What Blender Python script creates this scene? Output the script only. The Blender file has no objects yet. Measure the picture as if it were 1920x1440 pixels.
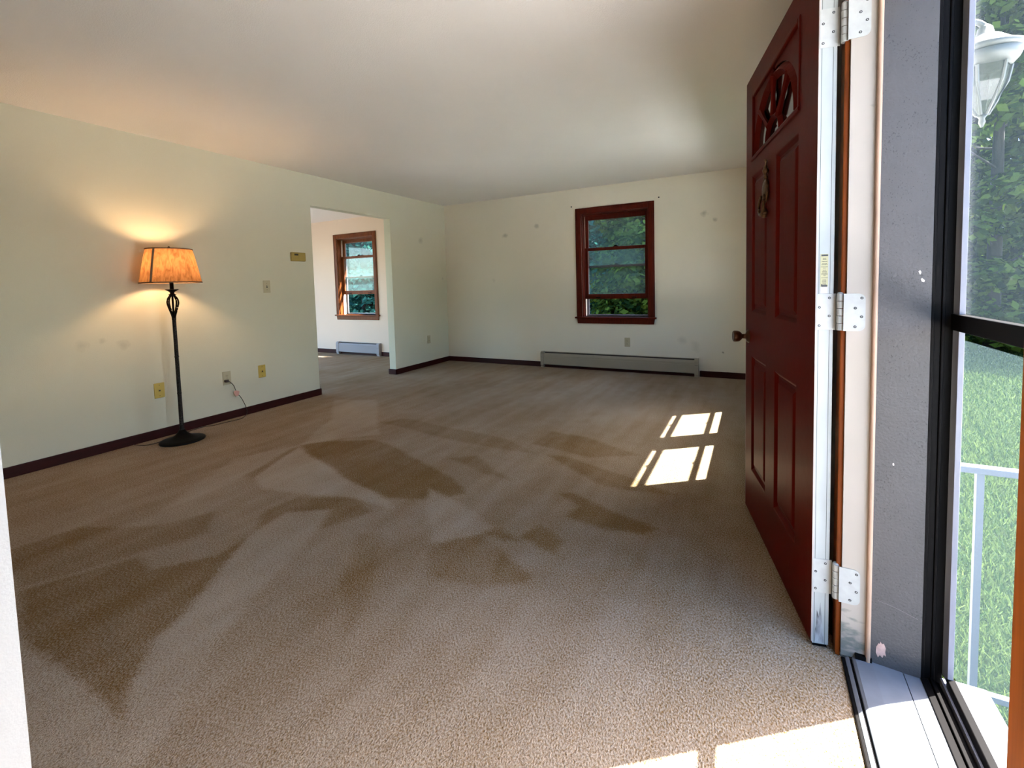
import bpy, bmesh, math, random
import numpy as np
from mathutils import Vector, Matrix

random.seed(7)
RNG = np.random.default_rng(11)
C = bpy.context.scene.collection
S = bpy.context.scene
PI = math.pi

# ------------------------------------------------------------------ camera, light, exposure
cam_d = bpy.data.cameras.new('camera')
cam = bpy.data.objects.new('camera', cam_d); C.objects.link(cam)
cam_d.sensor_fit = 'HORIZONTAL'; cam_d.sensor_width = 36.0
cam_d.lens = 36.0 * 856.8 / 1920
cam_d.shift_y = -(720 - 587.5) / 1920
cam_d.clip_start = 0.02; cam_d.clip_end = 300
_r = Vector((0.88326388, 0.46809177, -0.02711108)); _u = Vector((-0.00464886, 0.06656137, 0.9977715)); _f = Vector((-0.46885318, 0.88116949, -0.06096735))
_m = Matrix((_r, _u, -_f)).transposed().to_4x4(); _m.translation = Vector((0, 0, 1.12))
cam.matrix_world = _m
S.camera = cam

SUN_AZ = Vector((0.792, 0.610)); TAN_EL = 1.418
world = bpy.data.worlds.new('sky'); S.world = world; world.use_nodes = True
nt = world.node_tree; bg = nt.nodes['Background']
sky = nt.nodes.new('ShaderNodeTexSky'); sky.sky_type = 'NISHITA'; sky.sun_disc = False
sky.sun_elevation = math.atan(TAN_EL); sky.sun_rotation = math.atan2(SUN_AZ.x, SUN_AZ.y)
sky.air_density = 1.0; sky.dust_density = 2.5; sky.ozone_density = 1.0
hs = nt.nodes.new('ShaderNodeHueSaturation'); hs.inputs['Saturation'].default_value = 1.45
nt.links.new(sky.outputs[0], hs.inputs['Color']); nt.links.new(hs.outputs[0], bg.inputs[0])
bg.inputs[1].default_value = 0.52
sun_d = bpy.data.lights.new('sun', 'SUN'); sun = bpy.data.objects.new('sun', sun_d); C.objects.link(sun)
sun_d.energy = 21.0; sun_d.angle = math.radians(0.55); sun_d.color = (1.0, 0.97, 0.92)
_s = Vector((SUN_AZ.x, SUN_AZ.y, TAN_EL)).normalized()
sun.rotation_euler = _s.to_track_quat('Z', 'Y').to_euler()
sun.location = (6, 4, 12)

S.view_settings.view_transform = 'Standard'; S.view_settings.look = 'None'
S.view_settings.gamma = 1.0; S.view_settings.use_curve_mapping = False
S.view_settings.exposure = 1.9
cy = S.cycles
cy.use_denoising = True; cy.max_bounces = 9; cy.diffuse_bounces = 6; cy.glossy_bounces = 3
cy.transparent_max_bounces = 12; cy.transmission_bounces = 4; cy.sample_clamp_indirect = 6.0
cy.caustics_reflective = False; cy.caustics_refractive = False

# ------------------------------------------------------------------ helpers
def mat(name, col, rough=0.6, metal=0.0, spec=0.5, var=0.0, vscale=8.0, bump=0.0, bscale=60.0, vstretch=(1, 1, 1), col2=None, detail=4.0):
    m = bpy.data.materials.new(name); m.use_nodes = True
    n = m.node_tree.nodes; l = m.node_tree.links; b = n['Principled BSDF']
    b.inputs['Roughness'].default_value = rough; b.inputs['Metallic'].default_value = metal
    b.inputs['Specular IOR Level'].default_value = spec
    b.inputs['Base Color'].default_value = (*col, 1)
    tc = n.new('ShaderNodeTexCoord')
    if var or col2:
        mp = n.new('ShaderNodeMapping'); mp.inputs['Scale'].default_value = vstretch
        l.new(tc.outputs['Object'], mp.inputs[0])
        nz = n.new('ShaderNodeTexNoise'); nz.inputs['Scale'].default_value = vscale; nz.inputs['Detail'].default_value = detail
        l.new(mp.outputs[0], nz.inputs['Vector'])
        rp = n.new('ShaderNodeValToRGB'); rp.color_ramp.elements[0].position = 0.3; rp.color_ramp.elements[1].position = 0.7
        c2 = col2 if col2 else tuple(c * (1 + var) for c in col)
        c1 = col if col2 else tuple(c * (1 - var) for c in col)
        rp.color_ramp.elements[0].color = (*c1, 1); rp.color_ramp.elements[1].color = (*c2, 1)
        l.new(nz.outputs[0], rp.inputs[0]); l.new(rp.outputs[0], b.inputs['Base Color'])
    if bump:
        nb = n.new('ShaderNodeTexNoise'); nb.inputs['Scale'].default_value = bscale; nb.inputs['Detail'].default_value = 3
        l.new(tc.outputs['Object'], nb.inputs['Vector'])
        bp = n.new('ShaderNodeBump'); bp.inputs['Strength'].default_value = bump; bp.inputs['Distance'].default_value = 0.01
        l.new(nb.outputs[0], bp.inputs['Height']); l.new(bp.outputs[0], b.inputs['Normal'])
    return m

def tag(o, label=None, cat=None, group=None, kind=None):
    if label: o['label'] = label
    if cat: o['category'] = cat
    if group: o['group'] = group
    if kind: o['kind'] = kind
    return o

def empty(name, loc=(0, 0, 0), rz=0.0, parent=None):
    o = bpy.data.objects.new(name, None); C.objects.link(o)
    o.location = loc; o.rotation_euler = (0, 0, rz); o.empty_display_size = 0.1
    if parent: o.parent = parent
    return o

def obj(name, bm, m, parent=None, bevel=0.0, smooth=False, segs=2):
    me = bpy.data.meshes.new(name); bmesh.ops.recalc_face_normals(bm, faces=bm.faces[:])
    bm.to_mesh(me); bm.free()
    for k in (m if isinstance(m, (list, tuple)) else [m]): me.materials.append(k)
    if smooth:
        for p in me.polygons: p.use_smooth = True
    o = bpy.data.objects.new(name, me); C.objects.link(o)
    if parent: o.parent = parent
    if bevel:
        md = o.modifiers.new('bevel', 'BEVEL'); md.width = bevel; md.segments = segs; md.limit_method = 'ANGLE'; md.angle_limit = math.radians(40)
    return o

def box(bm, x0, x1, y0, y1, z0, z1, mi=0):
    v = [bm.verts.new(p) for p in ((x0, y0, z0), (x1, y0, z0), (x1, y1, z0), (x0, y1, z0), (x0, y0, z1), (x1, y0, z1), (x1, y1, z1), (x0, y1, z1))]
    for f in ((0, 3, 2, 1), (4, 5, 6, 7), (0, 1, 5, 4), (1, 2, 6, 5), (2, 3, 7, 6), (3, 0, 4, 7)):
        fc = bm.faces.new([v[i] for i in f]); fc.material_index = mi
    return bm

def B(*boxes):
    bm = bmesh.new()
    for b in boxes: box(bm, *b)
    return bm

def lathe(prof, seg=40, cx=0, cy_=0, caps=True, wob=None):
    bm = bmesh.new(); rings = []
    for i, (r, z) in enumerate(prof):
        ring = []
        for k in range(seg):
            a = 2 * PI * k / seg; ring.append(bm.verts.new((cx + r * math.cos(a), cy_ + r * math.sin(a), z)))
        rings.append(ring)
    for i in range(len(rings) - 1):
        for k in range(seg):
            bm.faces.new((rings[i][k], rings[i][(k + 1) % seg], rings[i + 1][(k + 1) % seg], rings[i + 1][k]))
    if caps:
        bm.faces.new(rings[0][::-1]); bm.faces.new(rings[-1])
    return bm

def tube(bm, pts, r, seg=10, closed=False):
    pts = [Vector(p) for p in pts]; rings = []; n = len(pts)
    up = Vector((0, 0, 1))
    for i, p in enumerate(pts):
        a = pts[(i - 1) % n] if (i > 0 or closed) else p
        b = pts[(i + 1) % n] if (i < n - 1 or closed) else p
        t = (b - a).normalized()
        ref = up if abs(t.dot(up)) < 0.95 else Vector((1, 0, 0))
        x = t.cross(ref).normalized(); y = x.cross(t).normalized()
        rr = r[i] if isinstance(r, (list, tuple)) else r
        rings.append([bm.verts.new(p + x * rr * math.cos(2 * PI * k / seg) + y * rr * math.sin(2 * PI * k / seg)) for k in range(seg)])
    m = n if closed else n - 1
    for i in range(m):
        A, Bq = rings[i], rings[(i + 1) % n]
        for k in range(seg):
            bm.faces.new((A[k], A[(k + 1) % seg], Bq[(k + 1) % seg], Bq[k]))
    if not closed:
        bm.faces.new(rings[0][::-1]); bm.faces.new(rings[-1])
    return bm

def smooth_path(pts, n=6):
    P = [Vector(p) for p in pts]; out = []
    for i in range(len(P) - 1):
        p0 = P[max(i - 1, 0)]; p1 = P[i]; p2 = P[i + 1]; p3 = P[min(i + 2, len(P) - 1)]
        for k in range(n):
            t = k / n
            out.append(0.5 * ((2 * p1) + (p2 - p0) * t + (2 * p0 - 5 * p1 + 4 * p2 - p3) * t * t + (3 * p1 - p0 - 3 * p2 + p3) * t ** 3))
    out.append(P[-1]); return out

def prism(bm, poly, y0, y1, axis='y', mi=0):
    def P(a, b, c):
        return (a, c, b) if axis == 'y' else ((c, a, b) if axis == 'x' else (a, b, c))
    f = [bm.verts.new(P(a, b, y0)) for a, b in poly]; g = [bm.verts.new(P(a, b, y1)) for a, b in poly]
    n = len(poly); fs = [bm.faces.new(f[::-1]), bm.faces.new(g)]
    for i in range(n): fs.append(bm.faces.new((f[i], f[(i + 1) % n], g[(i + 1) % n], g[i])))
    for q in fs: q.material_index = mi
    return bm

# ------------------------------------------------------------------ room numbers
XA, XF, YB, H = -4.129, 0.228, 5.674, 2.336
TH = 0.105
XD = -8.2          # far side of the dining room
YC = 0.232         # living-room side of the partition by the entry
YBACK = -1.8

# ------------------------------------------------------------------ materials
def wall_mat(name, col, spots=()):
    m = mat(name, col, rough=0.72, spec=0.25, var=0.02, vscale=1.6, bump=0.12, bscale=240)
    n = m.node_tree.nodes; l = m.node_tree.links; b = n['Principled BSDF']
    src = b.inputs['Base Color'].links[0].from_socket
    geo = n.new('ShaderNodeNewGeometry')
    for (x, y, z, r, s, c) in spots:
        mp = n.new('ShaderNodeMapping'); mp.inputs['Location'].default_value = (-x, -y, -z)
        l.new(geo.outputs['Position'], mp.inputs[0])
        nz = n.new('ShaderNodeTexNoise'); nz.inputs['Scale'].default_value = 0.9 / r; l.new(geo.outputs['Position'], nz.inputs['Vector'])
        ln = n.new('ShaderNodeVectorMath'); ln.operation = 'LENGTH'; l.new(mp.outputs[0], ln.inputs[0])
        ad = n.new('ShaderNodeMath'); ad.operation = 'MULTIPLY_ADD'; ad.inputs[1].default_value = r * 1.3; l.new(nz.outputs[0], ad.inputs[0]); l.new(ln.outputs['Value'], ad.inputs[2])
        mr = n.new('ShaderNodeMapRange'); mr.inputs['From Min'].default_value = r * 1.5; mr.inputs['From Max'].default_value = r * 0.8
        mr.inputs['To Min'].default_value = 0; mr.inputs['To Max'].default_value = s
        l.new(ad.outputs[0], mr.inputs[0])
        mx = n.new('ShaderNodeMixRGB'); mx.inputs[2].default_value = (*c, 1); l.new(mr.outputs[0], mx.inputs[0]); l.new(src, mx.inputs[1])
        src = mx.outputs[0]
    l.new(src, b.inputs['Base Color'])
    return m
G1 = (0.30, 0.29, 0.22)
M_wallA = wall_mat('wall_paint_left', (0.58, 0.557, 0.428), [(XA, 5.10, 1.78, 0.07, .5, G1), (XA, 5.58, 1.25, 0.03, .4, G1), (XA, 1.62, .76, .05, .35, G1), (XA, 1.38, .78, .05, .3, G1), (XA, 1.50, .80, .03, .3, G1)])
M_wallB = wall_mat('wall_paint_back', (0.71, 0.66, 0.54), [(-3.096, YB, 1.818, 0.055, .6, G1), (-2.607, YB, 1.91, 0.05, .5, G1), (-.513, YB, 1.873, .05, .6, G1), (-.396, YB, 1.80, .035, .6, G1), (-.313, YB, .294, .018, .8, (.12, .12, .08)), (-.60, YB, .35, .08, .2, G1), (-3.3, YB, 1.2, .04, .2, G1), (-.75, YB, .42, .07, .25, G1)])
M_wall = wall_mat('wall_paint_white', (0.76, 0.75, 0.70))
M_wallD = wall_mat('wall_paint_dining', (0.74, 0.58, 0.46))
M_ceil = mat('ceiling_paint', (0.82, 0.79, 0.74), rough=0.85, spec=0.1, var=0.015, vscale=2, bump=0.2, bscale=160)
M_ceilD = mat('ceiling_paint_dining', (0.88, 0.82, 0.80), rough=0.85, spec=0.1)
M_base = mat('dark_red_baseboard_stain', (0.030, 0.003, 0.0025), rough=0.42, spec=.2, var=0.25, vscale=6, vstretch=(1, 1, 8))
M_woodR = mat('red_mahogany_stain', (0.075, 0.009, 0.004), rough=0.38, spec=.12, var=0.3, vscale=14, vstretch=(6, 6, .6))
M_woodO = mat('orange_brown_sunlit_wood', (0.15, 0.040, 0.010), rough=0.38, spec=.12, var=0.3, vscale=14, vstretch=(6, 6, .6))  # dining window wood, sunlit orange painted into the colour
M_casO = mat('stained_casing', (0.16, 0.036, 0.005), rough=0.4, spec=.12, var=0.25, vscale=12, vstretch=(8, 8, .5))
M_casL = mat('stained_casing_lit_tone', (0.42, 0.115, 0.016), rough=0.45, spec=.12, var=0.22, vscale=12, vstretch=(8, 8, .5))  # same casing stain with stronger light painted into the colour
M_door = mat('dark_red_door_paint', (0.080, 0.0045, 0.0022), rough=0.42, spec=0.04, var=0.12, vscale=3, bump=0.04, bscale=30)
M_black = mat('dark_lite_glass', (0.004, 0.003, 0.003), rough=0.07, spec=0.7)
M_bronze = mat('dark_bronze_aluminium', (0.003, 0.0025, 0.0025), rough=0.5, spec=0.06)
M_iron = mat('black_iron', (0.004, 0.0035, 0.0035), rough=0.5, spec=.08, var=0.4, vscale=40)
M_pole = mat('speckled_iron_pole', (0.005, 0.0045, 0.004), rough=0.45, spec=.08, col2=(0.045, 0.04, 0.034), vscale=130, detail=2)
M_brass = mat('aged_brass', (0.10, 0.055, 0.025), rough=0.38, metal=0.8, var=0.4, vscale=40)
M_knob = mat('dark_bronze_knob', (0.07, 0.028, 0.012), rough=0.3, metal=0.6)
M_hinge = mat('painted_steel', (0.33, 0.335, 0.32), rough=0.4, spec=0.5, var=0.06, vscale=50)
M_screw = mat('screw_recess', (0.02, 0.02, 0.02), rough=0.5)
M_edge = mat('white_door_edge_paint', (0.30, 0.32, 0.312), rough=0.5, var=0.08, vscale=20, vstretch=(1, 1, .3))
M_red2 = mat('chipped_pale_edge', (0.38, 0.32, 0.30), rough=0.6)
M_ivory = mat('ivory_plastic', (0.42, 0.37, 0.24), rough=0.45)
M_yellow = mat('yellowed_plastic', (0.45, 0.33, 0.06), rough=0.45)
M_thermo = mat('thermostat_plastic', (0.33, 0.24, 0.05), rough=0.45)
M_slot = mat('dark_slot', (0.02, 0.015, 0.01), rough=0.6)
M_heat = mat('beige_enamel', (0.30, 0.265, 0.20), rough=0.42, spec=0.4)
M_heatD = mat('grey_enamel', (0.30, 0.27, 0.28), rough=0.42, spec=0.4)
M_fin = mat('dark_fins', (0.03, 0.022, 0.02), rough=0.6, metal=0.2)
M_sillg = mat('grey_threshold', (0.12, 0.13, 0.145), rough=0.42, spec=0.5, var=0.1, vscale=20)
M_alum = mat('white_aluminium', (0.16, 0.16, 0.19), rough=0.4)
M_cord = mat('brown_cord', (0.025, 0.012, 0.008), rough=0.5)
M_tag = mat('pink_paper_tag', (0.62, 0.33, 0.26), rough=0.8)
M_rail = mat('lilac_white_railing_paint', (0.055, 0.058, 0.085), rough=.6, spec=.2)
M_conc = mat('grey_concrete', (0.040, 0.040, 0.044), rough=1.0, spec=0.0, var=0.35, vscale=60, bump=0.5, bscale=120)
M_bounceF = mat('pale_bounce_ground', (0.82, 0.81, 0.79), rough=.9)
M_bounceW = mat('white_bounce_strip', (0.72, 0.71, 0.70), rough=.9, var=.12, vscale=50)
M_bounceD = mat('pale_bounce_slab', (0.42, 0.39, 0.34), rough=.9)
M_bark = mat('bark', (0.018, 0.014, 0.011), rough=0.9, var=0.4, vscale=6, vstretch=(4, 4, .6), bump=0.6, bscale=20)
M_lampw = mat('white_lantern_paint', (0.042, 0.048, 0.044), rough=0.5)
M_vinyl = mat('cream_jamb_liner', (0.60, 0.52, 0.42), rough=0.5)
M_siding = mat('pale_siding', (0.62, 0.62, 0.58), rough=0.7)
M_roof = mat('soffit_and_roof', (0.35, 0.34, 0.32), rough=0.9)
M_bead = mat('peach_stop_moulding', (0.32, 0.205, 0.14), rough=0.5, var=0.18, vscale=8, vstretch=(1, 1, .6))

def jamb_mat():
    m = mat('cream_jamb_paint', (0.30, 0.262, 0.225), rough=0.5, var=0.06, vscale=5, vstretch=(1, 1, .5))
    n = m.node_tree.nodes; l = m.node_tree.links; b = n['Principled BSDF']
    src = b.inputs['Base Color'].links[0].from_socket
    geo = n.new('ShaderNodeNewGeometry'); sp = n.new('ShaderNodeSeparateXYZ'); l.new(geo.outputs['Position'], sp.inputs[0])
    # grey scuffs near the floor
    nz = n.new('ShaderNodeTexNoise'); nz.inputs['Scale'].default_value = 22; nz.inputs['Detail'].default_value = 5
    mp = n.new('ShaderNodeMapping'); mp.inputs['Scale'].default_value = (1, 1, 2.2); l.new(geo.outputs['Position'], mp.inputs[0]); l.new(mp.outputs[0], nz.inputs['Vector'])
    mr = n.new('ShaderNodeMapRange'); mr.inputs['From Min'].default_value = .22; mr.inputs['From Max'].default_value = .0
    mr.inputs['To Min'].default_value = -.1; mr.inputs['To Max'].default_value = .35; l.new(sp.outputs['Z'], mr.inputs[0])
    ad = n.new('ShaderNodeMath'); ad.operation = 'ADD'; l.new(nz.outputs[0], ad.inputs[0]); l.new(mr.outputs[0], ad.inputs[1])
    rp = n.new('ShaderNodeValToRGB'); rp.color_ramp.elements[0].position = .62; rp.color_ramp.elements[1].position = .78
    l.new(ad.outputs[0], rp.inputs[0])
    mx = n.new('ShaderNodeMixRGB'); mx.inputs[2].default_value = (.13, .135, .12, 1); l.new(rp.outputs[0], mx.inputs[0]); l.new(src, mx.inputs[1])
    l.new(mx.outputs[0], b.inputs['Base Color']); return m
M_jamb = jamb_mat()

def speck_mat():
    m = mat('weathered_grey_jamb_paint', (0.048, 0.043, 0.042), rough=0.55, var=0.07, vscale=9, bump=.15, bscale=150)
    n = m.node_tree.nodes; l = m.node_tree.links; b = n['Principled BSDF']
    src = b.inputs['Base Color'].links[0].from_socket
    geo = n.new('ShaderNodeNewGeometry')
    mp = n.new('ShaderNodeMapping'); mp.inputs['Rotation'].default_value = (.4, .7, .2); mp.inputs['Scale'].default_value = (1, 1, .75); l.new(geo.outputs['Position'], mp.inputs[0])
    nz = n.new('ShaderNodeTexNoise'); nz.inputs['Scale'].default_value = 260; nz.inputs['Detail'].default_value = 1.5; l.new(mp.outputs[0], nz.inputs['Vector'])
    nb = n.new('ShaderNodeTexNoise'); nb.inputs['Scale'].default_value = 14; l.new(geo.outputs['Position'], nb.inputs['Vector'])
    ad = n.new('ShaderNodeMath'); ad.operation = 'MULTIPLY_ADD'; ad.inputs[1].default_value = .35; l.new(nb.outputs[0], ad.inputs[0]); l.new(nz.outputs[0], ad.inputs[2])
    rp = n.new('ShaderNodeValToRGB'); rp.color_ramp.elements[0].position = .84; rp.color_ramp.elements[1].position = .90
    l.new(ad.outputs[0], rp.inputs[0])
    mx = n.new('ShaderNodeMixRGB'); mx.inputs[2].default_value = (.022, .02, .018, 1); l.new(rp.outputs[0], mx.inputs[0]); l.new(src, mx.inputs[1])
    l.new(mx.outputs[0], b.inputs['Base Color']); return m
M_greyj = speck_mat()

def thin_mat(name, veil, colr, gloss=0.04, tint=(1, 1, 1)):
    """thin see-through sheet: a pane or an insect screen with a haze veil mixed into its colour"""
    m = bpy.data.materials.new(name); m.use_nodes = True
    n = m.node_tree.nodes; l = m.node_tree.links; n.remove(n['Principled BSDF'])
    tr = n.new('ShaderNodeBsdfTransparent'); tr.inputs[0].default_value = (*tint, 1)
    df = n.new('ShaderNodeBsdfDiffuse'); df.inputs[0].default_value = (*colr, 1)
    tl = n.new('ShaderNodeBsdfTranslucent'); tl.inputs[0].default_value = (*colr, 1)
    gl = n.new('ShaderNodeBsdfGlossy'); gl.inputs['Roughness'].default_value = 0.03
    a = n.new('ShaderNodeMixShader'); a.inputs[0].default_value = 0.5; l.new(df.outputs[0], a.inputs[1]); l.new(tl.outputs[0], a.inputs[2])
    b = n.new('ShaderNodeMixShader'); b.inputs[0].default_value = veil; l.new(tr.outputs[0], b.inputs[1]); l.new(a.outputs[0], b.inputs[2])
    c = n.new('ShaderNodeMixShader'); c.inputs[0].default_value = gloss; l.new(b.outputs[0], c.inputs[1]); l.new(gl.outputs[0], c.inputs[2])
    l.new(c.outputs[0], n['Material Output'].inputs[0]); return m
M_glass = thin_mat('window_glass', 0.055, (0.34, 0.62, 0.60), tint=(.95, .98, .98))  # teal veil paints the bright outdoor haze onto both window glasses
M_glassD = thin_mat('window_glass_hazy', 0.05, (0.36, 0.70, 0.74), tint=(.95, .98, .98))
M_screenU = thin_mat('upper_storm_glass', 0.010, (0.5, 0.7, 0.8))
M_screenL = thin_mat('lower_insect_screen', 0.055, (0.20, 0.30, 0.30), gloss=0.0)

def leaf_mat(name, c1, c2):
    m = bpy.data.materials.new(name); m.use_nodes = True
    n = m.node_tree.nodes; l = m.node_tree.links; n.remove(n['Principled BSDF'])
    g = n.new('ShaderNodeNewGeometry'); rp = n.new('ShaderNodeValToRGB')
    rp.color_ramp.elements[0].color = (*c1, 1); rp.color_ramp.elements[1].color = (*c2, 1)
    l.new(g.outputs['Random Per Island'], rp.inputs[0])
    df = n.new('ShaderNodeBsdfDiffuse'); tl = n.new('ShaderNodeBsdfTranslucent')
    l.new(rp.outputs[0], df.inputs[0]); l.new(rp.outputs[0], tl.inputs[0])
    a = n.new('ShaderNodeMixShader'); a.inputs[0].default_value = 0.45; l.new(df.outputs[0], a.inputs[1]); l.new(tl.outputs[0], a.inputs[2])
    l.new(a.outputs[0], n['Material Output'].inputs[0]); return m
M_leafA = leaf_mat('leaves_deciduous', (0.003, 0.014, 0.006), (0.095, 0.150, 0.022))
M_leafB = leaf_mat('leaves_bluegreen', (0.005, 0.030, 0.026), (0.048, 0.175, 0.140))
M_leafC = leaf_mat('leaves_dark', (0.002, 0.007, 0.004), (0.010, 0.028, 0.014))
M_grass = leaf_mat('grass_blades', (0.007, 0.022, 0.005), (0.065, 0.092, 0.026))
M_lawn = mat('lawn_soil', (0.012, 0.026, 0.008), rough=1.0, spec=0.0, col2=(0.028, 0.042, 0.016), vscale=1.5)

# ------------------------------------------------------------------ carpet
POLY = [
 (-1, .9, [(-2.48, 0.59), (-2.35, 0.9), (-2.17, 0.88), (-2.03, 1.07), (-2.07, 1.24), (-1.76, 0.81), (-1.71, 0.68), (-1.61, 0.59), (-1.48, 0.53), (-1.52, 0.51), (-1.88, 0.5), (-2.12, 0.5)]),
 (-1, .6, [(-2.94, 0.68), (-2.89, 0.91), (-2.55, 1.09), (-2.45, 1.28), (-2.26, 1.15), (-2.37, 0.91), (-2.51, 0.59)]),
 (1, .5, [(-2.13, 0.5), (-1.88, 0.5), (-1.52, 0.51), (-1.42, 0.51), (-1.36, 0.44), (-1.53, 0.35), (-2.1, .25)]),
 (1, .75, [(-2.9, 2.12), (-2.61, 2.02), (-2.15, 1.88), (-1.77, 1.81), (-1.62, 1.7), (-1.98, 1.69), (-2.47, 1.56), (-2.68, 1.64)]),
 (-1, .8, [(-2.91, 2.15), (-2.82, 2.29), (-2.5, 2.45), (-2.25, 2.4), (-1.96, 2.29), (-1.54, 2.12), (-1.38, 2.01), (-1.48, 1.89), (-1.73, 1.77), (-2.15, 1.88), (-2.65, 2.04)]),
 (-1, .5, [(-2.92, 1.62), (-3.02, 1.95), (-2.89, 2.12), (-2.68, 1.64), (-2.86, 1.61)]),
 (-1, .65, [(-2.22, 1.42), (-2.2, 1.59), (-1.91, 1.7), (-1.7, 1.63), (-1.79, 1.42), (-2.06, 1.26)]),
 (-1, .75, [(-0.97, 1.63), (-0.76, 1.53), (-0.77, 1.48), (-0.88, 1.39)]),
 (-1, .8, [(-0.92, 2.2), (-0.86, 2.25), (-0.56, 2.13), (-0.39, 2.07), (-0.43, 2.0), (-0.66, 1.98), (-0.8, 2.0), (-0.78, 2.12)]),
 (-1, .75, [(-0.92, 1.75), (-0.87, 1.87), (-0.73, 1.81), (-0.73, 1.7)]),
 (-1, .7, [(-1.1, 1.7), (-1.04, 1.77), (-0.91, 1.72), (-0.98, 1.69)]),
 (-1, .6, [(-1.21, 2.7), (-1.05, 2.71), (-0.59, 2.56), (-0.35, 2.44), (-0.73, 2.4), (-0.99, 2.55)]),
 (-1, .55, [(-1.38, 2.85), (-1.37, 3.16), (-1.08, 3.13), (-0.65, 2.94), (-0.95, 2.76)]),
 (1, .5, [(-2.07, 1.24), (-2.09, 1.45), (-1.91, 1.56), (-1.71, 1.22), (-1.63, 0.96), (-1.52, 0.77), (-1.35, 0.59), (-1.29, 0.47), (-1.36, 0.44), (-1.42, 0.51), (-1.51, 0.54), (-1.63, 0.62), (-1.7, 0.7), (-1.76, 0.81)]),
 (1, .5, [(-1.62, 1.97), (-1.32, 1.9), (-1.08, 1.76), (-1.09, 1.68), (-1.25, 1.53)]),
 (-1, .4, [(-1.25, 1.52), (-1.09, 1.68), (-0.96, 1.61), (-0.88, 1.39), (-1.11, 1.33)]),
 (1, .6, [(-3.79, 3.21), (-3.37, 3.38), (-2.56, 2.56), (-2.76, 2.38), (-2.85, 2.26), (-2.93, 2.14), (-3.08, 2.4), (-3.26, 2.72)]),
 (-1, .5, [(-1.75, 2.38), (-1.63, 2.49), (-1.23, 2.26), (-1.46, 2.28)]),
 (-1, .45, [(-2.77, 2.81), (-2.65, 2.98), (-1.55, 2.86), (-1.3, 2.69), (-1.8, 2.67)]),
 (1, .4, [(-3.11, 1.78), (-2.93, 2.14), (-2.79, 1.73), (-2.7, 1.36), (-2.71, 1.16), (-2.93, 1.49)]),
 (-1, .35, [(-1.4, 1.18), (-1.61, 1.45), (-1.5, 1.51), (-1.27, 1.21), (-1.15, 0.97)]),
]
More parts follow.
